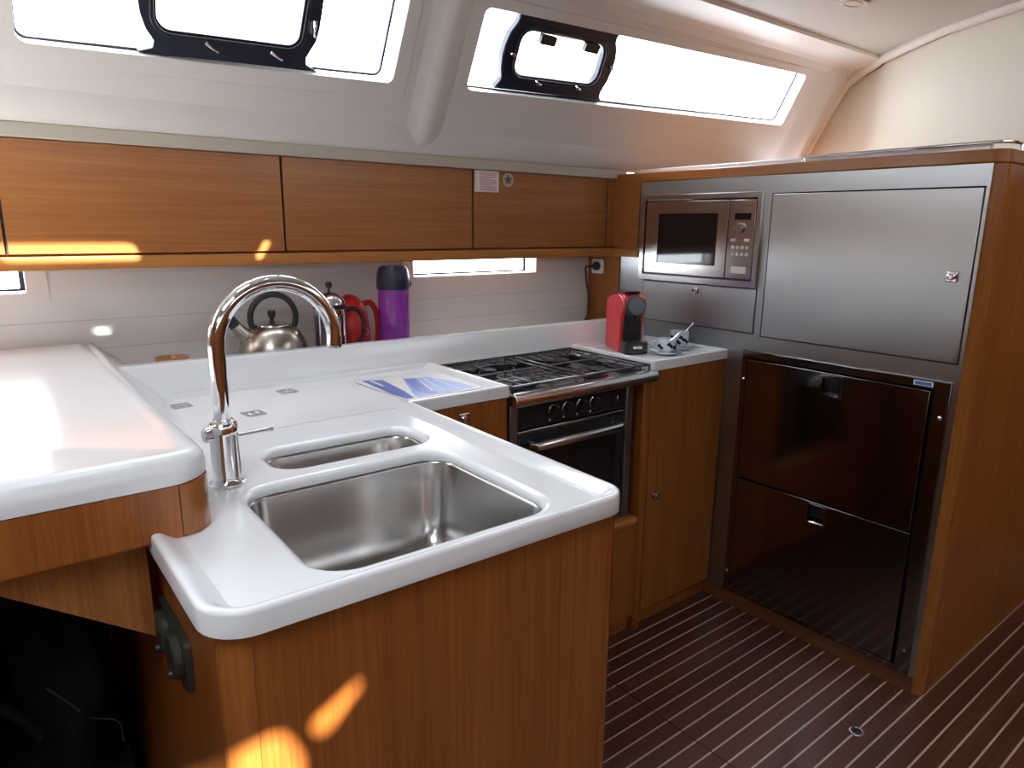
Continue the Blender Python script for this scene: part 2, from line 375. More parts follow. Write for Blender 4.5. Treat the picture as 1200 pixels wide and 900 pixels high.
for k, (h, g_) in enumerate(LIGHT_HOLES):
    wn = struct('window_%d' % (9+k), MB().plate(inset(h, -.012), [list(reversed(inset(h, -.001)))], lambda p, q, t: (p, q, ZCL-.003+t), 0, .003), gel, smooth=0)
    obj('pane', MB().plate(h, [], lambda p, q, t: (p, q, ZCL+.022+t), 0, .001), pane if g_ == 'clear' else frost, wn, smooth=0)
for nm, q in (('trim_7', 1), ('trim_8', -1)):
    pr = [(1.602, 2.040), (1.604, 2.019), (1.610, 2.0115), (1.64, 2.010), (1.735, 2.003), (1.758, 1.996), (1.782, 1.974), (1.80, 2.0), (1.76, 2.04)]
    struct(nm, MB().rings([[(x, q*y, z) for y, z in pr] for x in (-3, 3.2)]), liner, smooth=12)
# after bulkhead, curved in plan, with its moulding and seam
path = [(3.077, 2.03), (3.077, 1.785), (3.062, 1.70), (3.03, 1.65), (2.978, 1.60), (2.93, 1.53), (2.877, 1.45), (2.82, 1.30), (2.733, 1.05), (2.60, .70), (2.5, .45), (2.53, .42), (3.2, .42)]
m = MB(); n = len(path)
m.add([(x, y, 1.519) for x, y in path]+[(x, y, z) for (x, y), z in zip(path, [1.56, 2.0]+[2.02, 2.03, 2.035]+[roof_z(y)+.005 for x, y in path[5:]])], [(i, i+1, i+1+n, i+n) for i in range(n-1)])
struct('wall_bulkhead', m, vinyl, smooth=60)
seam = [(3.073, 1.985, 1.628), (3.073, 1.93, 1.73), (3.073, 1.86, 1.858), (3.073, 1.80, 1.955), (3.058, 1.70, 1.990), (3.026, 1.65, 1.998), (2.974, 1.60, 2.005)]+[(x-.004, y-.002, roof_z(y)-.012-.010*(y > 1.4)) for x, y in path[5:-2]]
obj('trim_9', MB().tube(seam, .0032, 6), mat('brown_piping', (.16, .08, .04), .7), kind='structure')
sm = []
for i, p in enumerate(seam):
    p = Vector(p); t = (Vector(seam[min(i+1, len(seam)-1)])-Vector(seam[max(i-1, 0)])).normalized()
    into = Vector((-1, -.0, 0)) if i < 4 else Vector((-.8, .6, 0))
    sm.append(p+into*.022+(Vector((0, .003, .0)) if i < 4 else Vector((0, .004, .010))))
obj('trim_10', MB().tube(sm, .021, 14), liner, kind='structure')
struct('wall_aft', MB().box(3.2, 3.25, -2.2, 1.7, 0, 2.1), teak_v, smooth=0)
# the rest of the saloon, behind the camera
struct('wall_forward', MB().box(-3.05, -3.0, -2.2, 2.3, 0, 2.12), teak_v, smooth=0)
struct('wall_opposite', MB().box(-3, 3.2, -2.2, -2.03, 0, 1.54), teak_h, smooth=0)

# pale strip under the liner, wall stiles
struct('trim_11', MB().box(-3, 1.90, 2.028, 2.10, 1.501, 1.534), stripw, bevel=.003)
# teak stile in the corner, carrying the socket
struct('trim_12', MB().box(1.846, 1.90, 1.998, 2.169, .93, 1.2105).box(1.8535, 1.90, 1.998, 2.169, 1.2105, 1.5), teak_v, bevel=.002)

struct('trim_15', MB().box(1.8455, 1.8525, 1.908, 2.0375, 1.2445, 1.5), teak_h, smooth=0)
struct('trim_16', MB().box(1.8455, 1.8525, 1.908, 2.029, 1.211, 1.2425), teak_edge, bevel=.002)
# ------------------------------------------------------------ upper lockers
def locker(x0, x1, label, first=False):
    t = thing('wall_cabinet', label, 'cabinet', ((x0+x1)/2, 2.06, 1.245), 'teak lockers along the hull under the windows')
    obj('carcass', MB().box(x0+.0005, x1-.0005, 2.058, 2.168, 1.2428, 1.5), teak_h, t, smooth=0)
    obj('door', MB().box(x0+.003, x1-.003, 2.038, 2.056, 1.248, 1.4995), teak_h, t, bevel=.0015)
    obj('gap_shade', MB().box(x0, x0+.0028, 2.041, 2.058, 1.247, 1.4995), dark_gap, t, smooth=0)  # dark strip stands in for the shade between doors
    return t
locker(-.745, -.085, 'teak wall cabinet cut off by the left edge of the picture')
locker(-.085, .548, 'teak wall cabinet with a bright sun patch along its bottom edge')
locker(.548, 1.182, 'plain teak wall cabinet between the sunlit one and the one with the notice')
locker(1.182, 1.808, 'teak wall cabinet with the notice and round sticker on its door')
locker(1.808, 1.8525, 'narrow teak wall cabinet in the corner beside the microwave')
tag(obj('light_rail', MB().box(-1.4, 1.853, 2.030, 2.050, 1.211, 1.2425).box(-1.4, 1.853, 2.05, 2.165, 1.232, 1.2425), teak_edge, bevel=.003), 'long teak light rail running under the wall cabinets', 'trim')
# notice and sticker
t = thing('warning_notice', 'white notice with red lines of text at the top of the locker door', 'notice', (1.238, 2.036, 1.431))
obj('sheet', MB().box(1.189, 1.287, 2.0368, 2.038, 1.431, 1.499), paper, t, smooth=0)
rp = mat('red_print', (.55, .10, .14), .6); gp = mat('grey_print', (.25, .2, .22), .6)
m = MB(); m2 = MB()
m2.box(1.1955, 1.1965, 2.0362, 2.037, 1.434, 1.497)
for k in range(11):
    z = 1.491-k*.0053; a = 1.203+(.006 if k % 3 else .002); b = 1.279-(.012 if k % 4 == 3 else .002)*(1+k % 2)
    (m if k % 5 != 4 else m2).box(a, b, 2.0362, 2.037, z-.0013, z+.0007)
obj('red_text', m, rp, t, smooth=0); obj('grey_text', m2, gp, t, smooth=0)
t = thing('round_sticker', 'small round pale sticker beside the notice on the locker door', 'sticker', (1.327, 2.0375, 1.453))
obj('disc', lathe_z([(.0225, 0), (.0225, .0008)], (1.327, 2.0378, 1.474), axis=(0, -1, 0)), mat('pale_green_vinyl', (.42, .42, .30), .5), t)
m = MB().lathe([(.0105, 0), (.0105, .0004)], (1.327, 2.0370, 1.474), axis=(0, -1, 0), seg=20)
for k in range(5):
    a = k*1.256+.4; m.box(1.327+.013*math.cos(a)-.003, 1.327+.013*math.cos(a)+.003, 2.0364, 2.037, 1.474+.013*math.sin(a)-.003, 1.474+.013*math.sin(a)+.003)
obj('dark_print', m, mat('brown_print', (.16, .08, .07), .6), t)

# ------------------------------------------------------------ tall steel-fronted unit
t = thing('appliance_cabinet', 'tall cabinet with brushed steel front and teak side at the right', 'cabinet', (2.4, 1.4, 0))
XB = XF+.012
m = MB().plate([(.775, .052), (1.997, .052), (1.997, 1.484), (.775, 1.484)],
    [list(reversed([(1.402, 1.140), (1.880, 1.140), (1.880, 1.425), (1.402, 1.425)])), list(reversed([(.80, .06), (1.408, .06), (1.408, .92), (.80, .92)])),
     list(reversed([(1.392, .982), (1.878, .982), (1.878, 1.131), (1.392, 1.131)])), list(reversed([(.783, .977), (1.368, .977), (1.368, 1.431), (.783, 1.431)]))],
    lambda a, b, q: (XF+q, a, b), 0, .014)
obj('steel_front', m, st_panel, t, smooth=0)
obj('door_back_shade', MB().box(XF+.0145, XF+.03, .775, 1.375, .965, 1.44), dark_gap, t, smooth=0)  # dark slab stands in for shade behind the door gaps
obj('flap_back_shade', MB().box(XF+.0145, XF+.03, 1.385, 1.89, .965, 1.131), dark_gap, t, smooth=0)  # same dark stand-in for shade, behind the flap
obj('carcass', MB().box(XF+.62, 2.9, .78, 2.15, .0, 1.48), teak_v, t, smooth=0)
sd_ = MB(); cp = [(XF+.001, .7765)]
for k in range(9):
    a = math.radians(180+90*k/8); cp.append((XF+.034+.033*math.cos(a), .782+.033*math.sin(a)))
cp += [(XF+.034, .7765)]
obj('corner_post', MB().prism(cp, 0.0, 1.484), teak_post, t, smooth=50)
obj('side_panel', MB().box(XF+.0345, 2.9, .7495, .7765, 0, 1.484), teak_v, t, smooth=0)
top = rpoly([(XF-.004, .745), (2.9, .745), (2.9, 2.14), (XF-.004, 2.14)], [.035, 0, 0, 0])
obj('top_band', MB().prism(top, 1.4845, 1.518), wood('solid_teak_band', 'y', dark=(0.28, 0.095, 0.02), light=(0.42, 0.155, 0.036)), t, bevel=.004)
obj('plinth', MB().box(XF+.0005, XF+.02, .775, 1.9, 0, .0515), wood('dark_plinth', 'y', dark=(.10, .035, .014), light=(.19, .07, .028)), t, smooth=0)
obj('white_lip', MB().box(XF+.045, XF+.06, .80, 1.99, 1.5185, 1.5345), gel, t, bevel=.003)
# large door
d = obj('door', MB().box(XF-.002, XF+.014, .7865, 1.3645, .9805, 1.4275), st_door, t, bevel=.0015, label='large brushed steel door')
def push_latch(parent, y, z, x=XF-.002, s=.014):
    l = obj('latch', MB().box(x-.006, x, y-s, y+s, z-s, z+s), chrome, parent, bevel=.004, seg=3, label='chrome push latch')
    obj('latch_button', lathe_z([(.0001, .010), (.006, .0105), (.009, .008), (.0095, .0)], (x-.005, y, z), axis=(-1, 0, 0), seg=20), chrome, l)
push_latch(d, .829, 1.205)
d = obj('drop_flap', MB().box(XF-.002, XF+.014, 1.3955, 1.8745, .9855, 1.1275), st_door, t, bevel=.0015, label='low steel flap beneath the microwave')
push_latch(d, 1.631, 1.107, s=.011)

# rail on top
t = thing('grab_rail', 'thin chrome rail along the top edge of the steel cabinet', 'rail', (XF+.02, 1.02, 1.518))
rail = [(XF+.022, 1.290, 1.533), (XF+.022, 1.0, 1.5345), (XF+.022, .80, 1.536), (XF+.026, .772, 1.536), (XF+.045, .757, 1.536), (XF+.08, .753, 1.536), (2.5, .753, 1.536)]
obj('rail_tube', MB().tube(rail, .0042, 10), chrome, t)
for (x, y) in ((XF+.022, 1.288), (XF+.10, .753), (2.3, .753)):
    obj('rail_foot', lathe_z([(.009, 0), (.009, .003), (.0045, .005), (.0045, .016)], (x, y, 1.518), seg=16), chrome, t)

# drawer refrigerator
t = thing('drawer_refrigerator', 'two drawer refrigerator with dark polished steel fronts set in the steel cabinet', 'refrigerator', (XF, 1.10, .055))
fr = MB().plate([(.788, .0565), (1.419, .0565), (1.419, .929), (.788, .929)], [list(reversed([(.826, .075), (1.400, .075), (1.400, .905), (.826, .905)]))], lambda a, b, q: (XF-.010+q, a, b), 0, .0098)
obj('frame', fr, st_fridge, t, bevel=.0015)
obj('inner_cavity', MB().box(XF+.016, XF+.59, .805, 1.403, .065, .915), blackm, t, smooth=0)
for (z0, z1) in ((.492, .900), (.079, .486)):
    hh = (z1-.070, z1-.012)
    m = MB().plate([(.836, z0), (1.396, z0), (1.396, z1), (.836, z1)], [list(reversed(rrect(1.080, 1.138, hh[0], hh[1], .004, 3)))], lambda a, b, q: (XF-.014+q, a, b), 0, .024)
    dr = obj('drawer', m, st_fridge, t, bevel=.0015)
    hd = MB().plate(rrect(1.074, 1.144, hh[0]-.006, hh[1]+.006, .006, 3), [list(reversed(rrect(1.082, 1.136, hh[0]+.003, hh[1]-.003, .004, 3)))], lambda a, b, q: (XF-.0165+q, a, b), 0, .003)
    h = obj('handle', hd, st_fridge, dr, bevel=.001)
    cup = MB().box(XF+.004, XF+.009, 1.080, 1.138, hh[0], hh[1]); obj('handle_recess', cup, blackp, dr, smooth=0)
    obj('handle_lip', MB().add([(XF-.0145, 1.084, hh[0]+.003), (XF-.0145, 1.134, hh[0]+.003), (XF+.003, 1.134, hh[0]+.016), (XF+.003, 1.084, hh[0]+.016),
                                 (XF-.0145, 1.084, hh[0]), (XF-.0145, 1.134, hh[0]), (XF+.003, 1.134, hh[0]), (XF+.003, 1.084, hh[0])],
                                [(0, 1, 2, 3), (4, 5, 6, 7), (0, 1, 5, 4), (1, 2, 6, 5), (2, 3, 7, 6), (3, 0, 4, 7)]), chrome, dr, smooth=0)
for (y, z) in ((1.410, .83), (.806, .83), (.806, .13), (1.410, .13)):
    obj('screw', lathe_z([(.006, 0), (.006, .001), (.003, .003)], (XF-.010, y, z), axis=(-1, 0, 0), seg=16), chrome, t)
bd = obj('badge', MB().box(XF-.0115, XF-.0098, .832, .882, .910, .924), mat('white_badge', (.75, .8, .85), .4), t, bevel=.0005)
obj('badge_print', MB().box(XF-.0121, XF-.0114, .836, .878, .9125, .9215), mat('blue_print', (.06, .15, .45), .4), bd, smooth=0)

# microwave
t = thing('microwave', 'built-in steel microwave oven with dark window in the steel cabinet', 'microwave', (XF, 1.64, 1.14))
fm = MB().plate(rrect(1.392, 1.890, 1.133, 1.436, .006, 3), [list(reversed(rrect(1.408, 1.872, 1.153, 1.419, .004, 3)))], lambda a, b, q: (XF-.016+q, a, b), 0, .0155)
obj('trim_frame', fm, chrome_r, t, bevel=.005, seg=3)
obj('housing', MB().box(XF+.002, XF+.32, 1.409, 1.871, 1.154, 1.418), blackp, t, smooth=0)
dm = MB().plate(rrect(1.512, 1.863, 1.160, 1.412, .004, 3), [list(reversed(rrect(1.552, 1.806, 1.197, 1.371, .003, 3)))], lambda a, b, q: (XF-.016+q, a, b), 0, .016)
d = obj('door', dm, st_mw, t, bevel=.001)
obj('door_window', MB().box(XF-.013, XF-.009, 1.5515, 1.8065, 1.1965, 1.3715), blackg, d, smooth=0)
cpn = obj('control_panel', MB().box(XF-.016, XF-.001, 1.411, 1.509, 1.160, 1.412), st_mw, t, bevel=.001)
obj('display', MB().box(XF-.0172, XF-.0155, 1.427, 1.487, 1.349, 1.370), blackg, cpn, smooth=0)
obj('dial', lathe_z([(.016, 0), (.016, .010), (.0145, .013), (0, .013)], (XF-.016, 1.463, 1.322), axis=(-1, 0, 0), seg=28), chrome_r, cpn)
obj('button', lathe_z([(.005, 0), (.004, .002)], (XF-.016, 1.488, 1.322), axis=(-1, 0, 0), seg=12), chrome, cpn)
btn = mat('pale_button', (.62, .58, .52), .4)
for y in (1.487, 1.435): obj('button', MB().box(XF-.0185, XF-.0155, y-.009, y+.009, 1.280, 1.289), btn, cpn, bevel=.001)
for z in (1.261, 1.239):
    for y in (1.486, 1.468, 1.450, 1.433): obj('button', lathe_z([(.0062, 0), (.0052, .003)], (XF-.0155, y, z), axis=(-1, 0, 0), seg=12), btn, cpn)
obj('open_button', MB().box(XF-.0195, XF-.0155, 1.428, 1.487, 1.177, 1.199), btn, cpn, bevel=.001)
def text_mesh(name, s, size, origin, ex, ez, mt, parent, local=False):
    cu = bpy.data.curves.new(name, 'FONT'); cu.body = s; cu.size = size; cu.extrude = .0003; cu.align_x = 'CENTER'
    tmp = bpy.data.objects.new('t', cu); C.objects.link(tmp); dg = bpy.context.evaluated_depsgraph_get(); me = bpy.data.meshes.new_from_object(tmp.evaluated_get(dg))
    C.objects.unlink(tmp); bpy.data.objects.remove(tmp)
    mb = MB(); ex = Vector(ex); ez = Vector(ez); en = ex.cross(ez); o0 = Vector(origin)
    mb.add([o0+ex*v.co.x+ez*v.co.y+en*v.co.z for v in me.vertices], [tuple(p.vertices) for p in me.polygons])
    return obj(name, mb, mt, parent, smooth=0)
text_mesh('brand_lettering', 'BOSCH', .0115, (XF-.0165, 1.452, 1.387), (0, -1, 0), (0, 0, 1), mat('black_print', (.05, .05, .05), .5), cpn)
obj('brand_emblem', MB().tube([(XF-.0165, 1.482+.0045*math.cos(a*PI/8), 1.391+.0045*math.sin(a*PI/8)) for a in range(17)], .0007, 6), bpy.data.materials['black_print'], cpn)

# ------------------------------------------------------------ base units
# right of the cooker
t = thing('base_cabinet', 'teak base cabinet with one tall door between cooker and steel cabinet', 'cabinet', (1.66, 1.75, 0))
obj('carcass', MB().box(1.476, 1.8525, 1.512, 1.88, .0, .8865), teak_v, t, smooth=0)
obj('corner_stile', MB().box(1.442, 1.4755, 1.489, 1.905, .0, .857), teak_v, t, bevel=.003)
obj('door', MB().box(1.4785, 1.850, 1.489, 1.511, .062, .8855), teak_v, t, bevel=.002)
d = [c for c in t.children if c.name.startswith('door')][0]
obj('knob', lathe_z([(.0125, 0), (.0125, .002), (.007, .004), (.007, .012), (.0105, .015), (.0095, .021), (.003, .023)], (1.513, 1.489, .472), axis=(0, -1, 0), seg=24), chrome, d)
# drawer unit beneath the cooker
t = thing('plinth_drawer', 'low teak locker front beneath the cooker with a rounded ledge', 'cabinet', (1.15, 1.7, 0))
obj('front', MB().box(.912, 1.4395, 1.489, 1.509, .06, .392), teak_v, t, bevel=.002)
obj('ledge', MB().prism(rpoly([(.912, 1.483), (1.4395, 1.483), (1.4395, 1.88), (.912, 1.88)], 0), .3925, .4145), teak_edge, t, bevel=.008, seg=4)
obj('carcass', MB().box(.912, 1.4395, 1.5095, 1.88, 0, .392), teak_v, t, smooth=0)
# left of the cooker
t = thing('base_cabinet', 'teak base cabinet between the sink unit and the cooker with chrome latch', 'cabinet', (.76, 1.7, 0))
obj('carcass', MB().box(.62, .9085, 1.5105, 1.86, 0, .8865), teak_v, t, smooth=0)
d = obj('door', MB().box(.622, .906, 1.489, 1.510, .06, .8855), teak_v, t, bevel=.002)
l = obj('latch', MB().box(.752, .784, 1.483, 1.489, .837, .867), chrome_r, d, bevel=.004, seg=3)
obj('latch_button', lathe_z([(.009, 0), (.008, .006), (.0, .008)], (.768, 1.483, .852), axis=(0, -1, 0), seg=20), chrome, l)

# peninsula with the sinks
t = thing('sink_cabinet', 'teak peninsula cabinet in the foreground under the white sink worktop', 'cabinet', (.29, 1.15, 0))
obj('front_panel', MB().add([(.0305, .8155, 0), (.5795, .8065, 0), (.5795, .8065, .8866), (.0305, .8155, .8866), (.0305, .8355, 0), (.5795, .8265, 0), (.5795, .8265, .8866), (.0305, .8355, .8866)],
    [(0, 1, 2, 3), (4, 5, 6, 7), (0, 1, 5, 4), (1, 2, 6, 5), (2, 3, 7, 6), (3, 0, 4, 7)]), teak_v, t, smooth=0, label='front panel with vertical teak grain')
def quarter(cx, cy, r, a0, a1, inner):
    o_ = [(cx+r*math.cos(math.radians(a0+(a1-a0)*k/8)), cy+r*math.sin(math.radians(a0+(a1-a0)*k/8))) for k in range(9)]
    return o_+[(cx+(r-inner)*math.cos(math.radians(a1+(a0-a1)*k/8)), cy+(r-inner)*math.sin(math.radians(a1+(a0-a1)*k/8))) for k in range(9)]
obj('corner_post', MB().prism(quarter(.030, .8465, .031, 180, 270, .02), 0, .8866), teak_post, t, smooth=50, label='rounded solid teak corner')
obj('corner_post', MB().prism(quarter(.580, .8375, .031, 270, 360, .02), 0, .8866), teak_post, t, smooth=50, label='rounded solid teak corner')
obj('side_panel', MB().box(-.001, .018, .847, 1.86, 0, .8866), teak_v, t, smooth=0)
obj('side_panel', MB().box(.592, .611, .838, 1.488, 0, .8866), teak_v, t, smooth=0)

# ------------------------------------------------------------ worktops
def ring_at(poly, d, z): return [(x, y, z) for x, y in inset(poly, d)]
def inset_w(poly, d, wf):
    n = len(poly); out = []
    for i in range(n):
        p0, p, p1 = Vector(poly[i-1]), Vector(poly[i]), Vector(poly[(i+1) % n])
        a = (p-p0).normalized(); b = (p1-p).normalized(); na = Vector((-a.y, a.x)); nb = Vector((-b.y, b.x))
        da, db = d*wf(p0, p), d*wf(p, p1); den = na.x*nb.y-na.y*nb.x
        if abs(den) < 1e-4: out.append(tuple(p+(na+nb).normalized()*(da+db)/2)); continue
        ca, cb = na.dot(p)+da, nb.dot(p)+db
        out.append(((ca*nb.y-cb*na.y)/den, (na.x*cb-nb.x*ca)/den))
    return out
def worktop(poly, holes, zdeck=.905, wf=lambda a, b: 1):
    ring_at = lambda q, d, z: [(x, y, z) for x, y in inset_w(q, d, wf)]
    m = MB()
    rs = [ring_at(poly, d, z) for d, z in ((.012, .887), (.0015, .887), (0, .8885), (0, .9145), (.001, .9178), (.0035, .9195), (.007, .920), (.013, .9185), (.022, .9115), (.030, .9068), (.036, zdeck))]
    m.rings(rs, False, False)
    inner = inset_w(poly, .036, wf); hl = [rpoly(h, r+.012, 8) for h, r in holes]
    flat = inner+[p for l in hl for p in l]
    tr = tessellate_polygon([[Vector((x, y, 0)) for x, y in l] for l in [inner]+hl])
    m.add([(x, y, zdeck) for x, y in flat], [tuple(q) for q in tr])
    for (h, r), l in zip(holes, hl):
        q = [[(x, y, z) for x, y in inset(l, d)] for d, z in ((0, zdeck), (.004, zdeck-.001), (.010, zdeck-.005), (.012, zdeck-.010), (.012, .888))]
        m.rings(q, False, False)
    return m
def grow(q, d): return inset(q, -d)
B1 = [(.128, .852), (.506, .846), (.508, 1.186), (.132, 1.190)]
B2 = [(.222, 1.245), (.526, 1.240), (.526, 1.367), (.222, 1.370)]
P = rpoly([(-.018, .800), (.612, .790), (.617, 1.484), (.9095, 1.484), (.9095, 1.868), (-.018, 1.886)], [.055, .045, 0, .004, 0, 0], 9)
wt = tag(obj('worktop', worktop(P, [(grow(B1, .012), .055), (grow(B2, .012), .045)], wf=lambda a, b: .12 if min(a.y, b.y) > 1.8 else 1), gel, smooth=45), 'white moulded worktop with two sink cutouts on the peninsula', 'worktop')
tag(obj('worktop', worktop(rpoly([(1.4755, 1.484), (1.8528, 1.484), (1.8522, 1.852), (1.4755, 1.858)], [.006, 0, 0, 0], 4), [], wf=lambda a, b: .12 if min(a.y, b.y) > 1.8 or min(a.x, b.x) > 1.85 else 1), gel, smooth=45),
    'small white worktop with raised rim under the red coffee machine', 'worktop')
# splash upstand behind the worktops
sp = [(1.866, .9052), (1.873, .925), (1.878, .985), (1.884, .9925), (1.905, .9936), (1.913, .989), (1.915, .905)]
m = MB().rings([[(x, y+dy, z) for y, z in sp] for x, dy in ((.06, .022), (.9105, .004), (1.4745, -.005), (1.8515, -.012))])
spl = [(1.878, .80), (1.878, .9052)]
tag(obj('backsplash', m, gel, smooth=40), 'white moulded upstand along the back of the worktop', 'backsplash')
struct('shelf_recess' if False else 'trim_13', MB().box(.07, 1.8525, 1.9165, 2.169, .875, .895), gel)
# lids let into the worktop with their flush lift rings
obj('lid', MB().prism(rrect(.15, .612, 1.50, 1.835, .012, 4), .9052, .9068), gel, wt, bevel=.0008)
rg = mat('recess_grey', (.45, .45, .46), .4)
def lift_ring(x, y, ang):
    ca, sa = math.cos(ang), math.sin(ang); mp = lambda a, b, q: (x+a*ca-b*sa, y+a*sa+b*ca, .9069+q)
    p = obj('lift_ring', MB().plate(rrect(-.022, .022, -.024, .024, .005, 3), [list(reversed(rrect(-.014, .014, -.016, .016, .008, 4)))], mp, 0, .0018), chrome_r, wt, bevel=.0004, label='flush steel lift ring')
    obj('well', MB().plate(rrect(-.0142, .0142, -.0162, .0162, .007, 4), [], mp, 0, .0004), rg, p, smooth=0)
    obj('ring', MB().tube([mp(.010*math.cos(a*PI/8), .012*math.sin(a*PI/8), .0016) for a in range(17)], .0014, 6), chrome, p)
lift_ring(.302, 1.636, .1); lift_ring(.440, 1.800, .1); lift_ring(.188, 1.800, .1)

# sinks
def bowl(q, r, depth, label, name):
    t = thing(name, label, 'sink', (sum(p[0] for p in q)/4, sum(p[1] for p in q)/4, .888-depth))
    base = rpoly(q, r, 10); m = MB()
    lv = [(-.014, .8875), (-.004, .8875), (0, .8868), (.0012, .8855), (.0022, .8825), (.010, .888-depth*.6), (.018, .888-depth+.045), (.026, .888-depth+.020), (.040, .888-depth+.005), (.06, .888-depth+.001)]
    rr = [[(x, y, z) for x, y in (inset(base, d))] for d, z in lv[:7]]
    c = Vector((sum(p[0] for p in base)/len(base), sum(p[1] for p in base)/len(base)))
    hx = max(abs(p[0]-c.x) for p in base)
    for d, z in lv[7:]:
        f_ = 1-(d-.018)/hx*1.0; l6 = inset(base, .018); rr.append([(c.x+(x-c.x)*f_, c.y+(y-c.y)*(f_ if hx < .1 else 1-(d-.018)/(hx*.8)), z) for x, y in l6])
    rr.append([(c.x+(x-c.x)*.12, c.y+(y-c.y)*.12, .888-depth-.002) for x, y in rpoly(q, r, 10)])
    m.rings(rr, False, True)
    obj('basin', m, st_sink, t, smooth=60)
    dz = .888-depth
    obj('drain', lathe_z([(.038, -.001), (.038, .0015), (.034, .002), (.030, -.0005), (.008, -.0008), (.008, .003), (0, .003)], (c.x, c.y, dz), seg=32), chrome, t)
    return t
bowl(B1, .055, .17, 'large rectangular stainless steel sink bowl at the front of the peninsula', 'kitchen_sink')
bowl(B2, .045, .12, 'small narrow stainless steel sink bowl behind the large one', 'kitchen_sink')

# faucet
fx, fy = .130, 1.236
t = thing('faucet', 'tall chrome gooseneck faucet beside the small sink', 'faucet', (fx, fy, .9053))
obj('body', lathe_z([(.0285, 0), (.0285, .004), (.024, .009), (.0225, .014), (.0225, .085), (.0228, .100), (.021, .103), (.017, .104), (.017, .108), (.0148, .110)], (fx, fy, .9053), seg=40), chrome, t)
sp_ = [(fx, fy, 1.012), (fx, fy, 1.05), (fx, fy, 1.09), (fx, fy, 1.125)]+arc(fx+.098, 1.130, .098, 178, -6, 28, lambda a, b: (a, fy, b))
s_ = obj('spout', MB().tube(sp_, .0130, 24), chrome, t)
e = Vector(sp_[-1]); dd = (Vector(sp_[-1])-Vector(sp_[-2])).normalized()
obj('aerator', lathe_z([(.0132, 0), (.0135, .004), (.0125, .007), (.010, .008), (0, .006)], tuple(e), axis=tuple(dd), seg=24), chrome_r, s_)
obj('lever', MB().tube([(fx+.020, fy, .984), (fx+.035, fy, .984), (fx+.076, fy, .985)], [.0035, .0030, .0030], 12).lathe([(.0042, 0), (.0042, .006)], (fx+.073, fy, .985), axis=(1, 0, 0), seg=12), chrome, t)
obj('lever_hub', lathe_z([(.013, 0), (.013, .018), (.010, .022), (0, .022)], (fx-.010, fy, .992), axis=(-1, 0, 0), seg=20), chrome, t)

# ------------------------------------------------------------ raised counter at the left
BL = -1.3
t = thing('raised_counter', 'raised white counter top on the left above the open kneehole', 'worktop', (-.5, 1.6, .98))
def bsec():
    out = rpoly([(BL, 1.064), (.070, 1.062), (.058, 1.90), (.066, 2.168), (BL, 2.168)], [0, .060, 0, 0, 0], 12)
    lv = [(.006, .9805), (0, .9815), (-.001, .995), (.001, 1.006), (.006, 1.0145), (.014, 1.0195), (.024, 1.0205), (.032, 1.0195), (.038, 1.0185)]
    return MB().rings([[(x, y, z) for x, y in inset(out, d)] for d, z in lv])
obj('top', bsec(), gel, t, smooth=50)
# sloping flank down to the worktop
rs = []
for y, xc, xb in ((1.165, .052, .072), (1.25, .050, .080), (1.40, .050, .118), (1.60, .053, .142), (1.80, .057, .165), (1.90, .060, .178), (2.03, .063, .186), (2.166, .066, .192)):
    rs.append([(xc-.03, y, .9055), (xc-.03, y, 1.010), (xc-.002, y, 1.0185), (xc+.006, y, 1.0165), (xc+.012, y, 1.008), (xb-.022, y, .930), (xb-.010, y, .9155), (xb+.004, y, .908), (xb+.016, y, .9055)])
obj('flank', MB().rings(rs), gel, t, smooth=60)
t = thing('counter_cabinet', 'teak fascia and kneehole panel under the raised left counter', 'cabinet', (-.5, 1.3, .9))
obj('fascia', MB().box(BL, .0215, 1.064, 1.082, .9065, .9800), teak_v, t, smooth=0, label='deep teak fascia board')
cpst = [(.0225, 1.064)]+[(.0225+.045*math.sin(a*PI/16), 1.109-.045*math.cos(a*PI/16)) for a in range(9)]+[(.0675, 1.165), (.050, 1.165), (.050, 1.112), (.0225, 1.082)]
obj('corner_post', MB().prism(cpst, .9065, .9800), teak_post, t, smooth=50, label='rounded solid teak corner of the fascia')
obj('underside', MB().box(BL, -.0195, 1.083, 2.16, .895, .904), teak_v, t, smooth=0)
kp = [(-.019, .752), (-.019, .894), (BL, .894), (BL, 1.0), (BL, .9), (-.195, .880)]
m = MB().plate([(-.0195, .753), (-.0195, .8945), (-1.25, .8945), (-1.25, .890), (-.20, .8835)], [], lambda a, b, q: (a, 1.10+q, b), 0, .018)
obj('kneehole_panel', m, wood('kneehole_teak', 'z', dark=(.22, .075, .02), light=(.42, .17, .05)), t, smooth=0)  # teak slightly lighter than the default grain colours

# double socket with round caps on the peninsula side
t = thing('double_socket', 'dark double socket plate with two round caps on the peninsula side', 'socket', (-.005, 1.05, .73))
obj('plate', MB().plate(rrect(.972, 1.128, .728, .802, .010, 5), [], lambda a, b, q: (-.0012-q, a, b), 0, .008), mat('dark_olive_plastic', (.030, .032, .024), .4), t, bevel=.003)
for y in (1.088, 1.014):
    c_ = obj('cap', lathe_z([(.030, 0), (.030, .007), (.027, .010), (0, .011)], (-.0095, y, .765), axis=(-1, 0, 0), seg=32), bpy.data.materials['dark_olive_plastic'], t)
    obj('cap_lip', lathe_z([(.006, 0), (.005, .006)], (-.018, y, .741), axis=(-1, 0, 0), seg=12), blackp, c_)

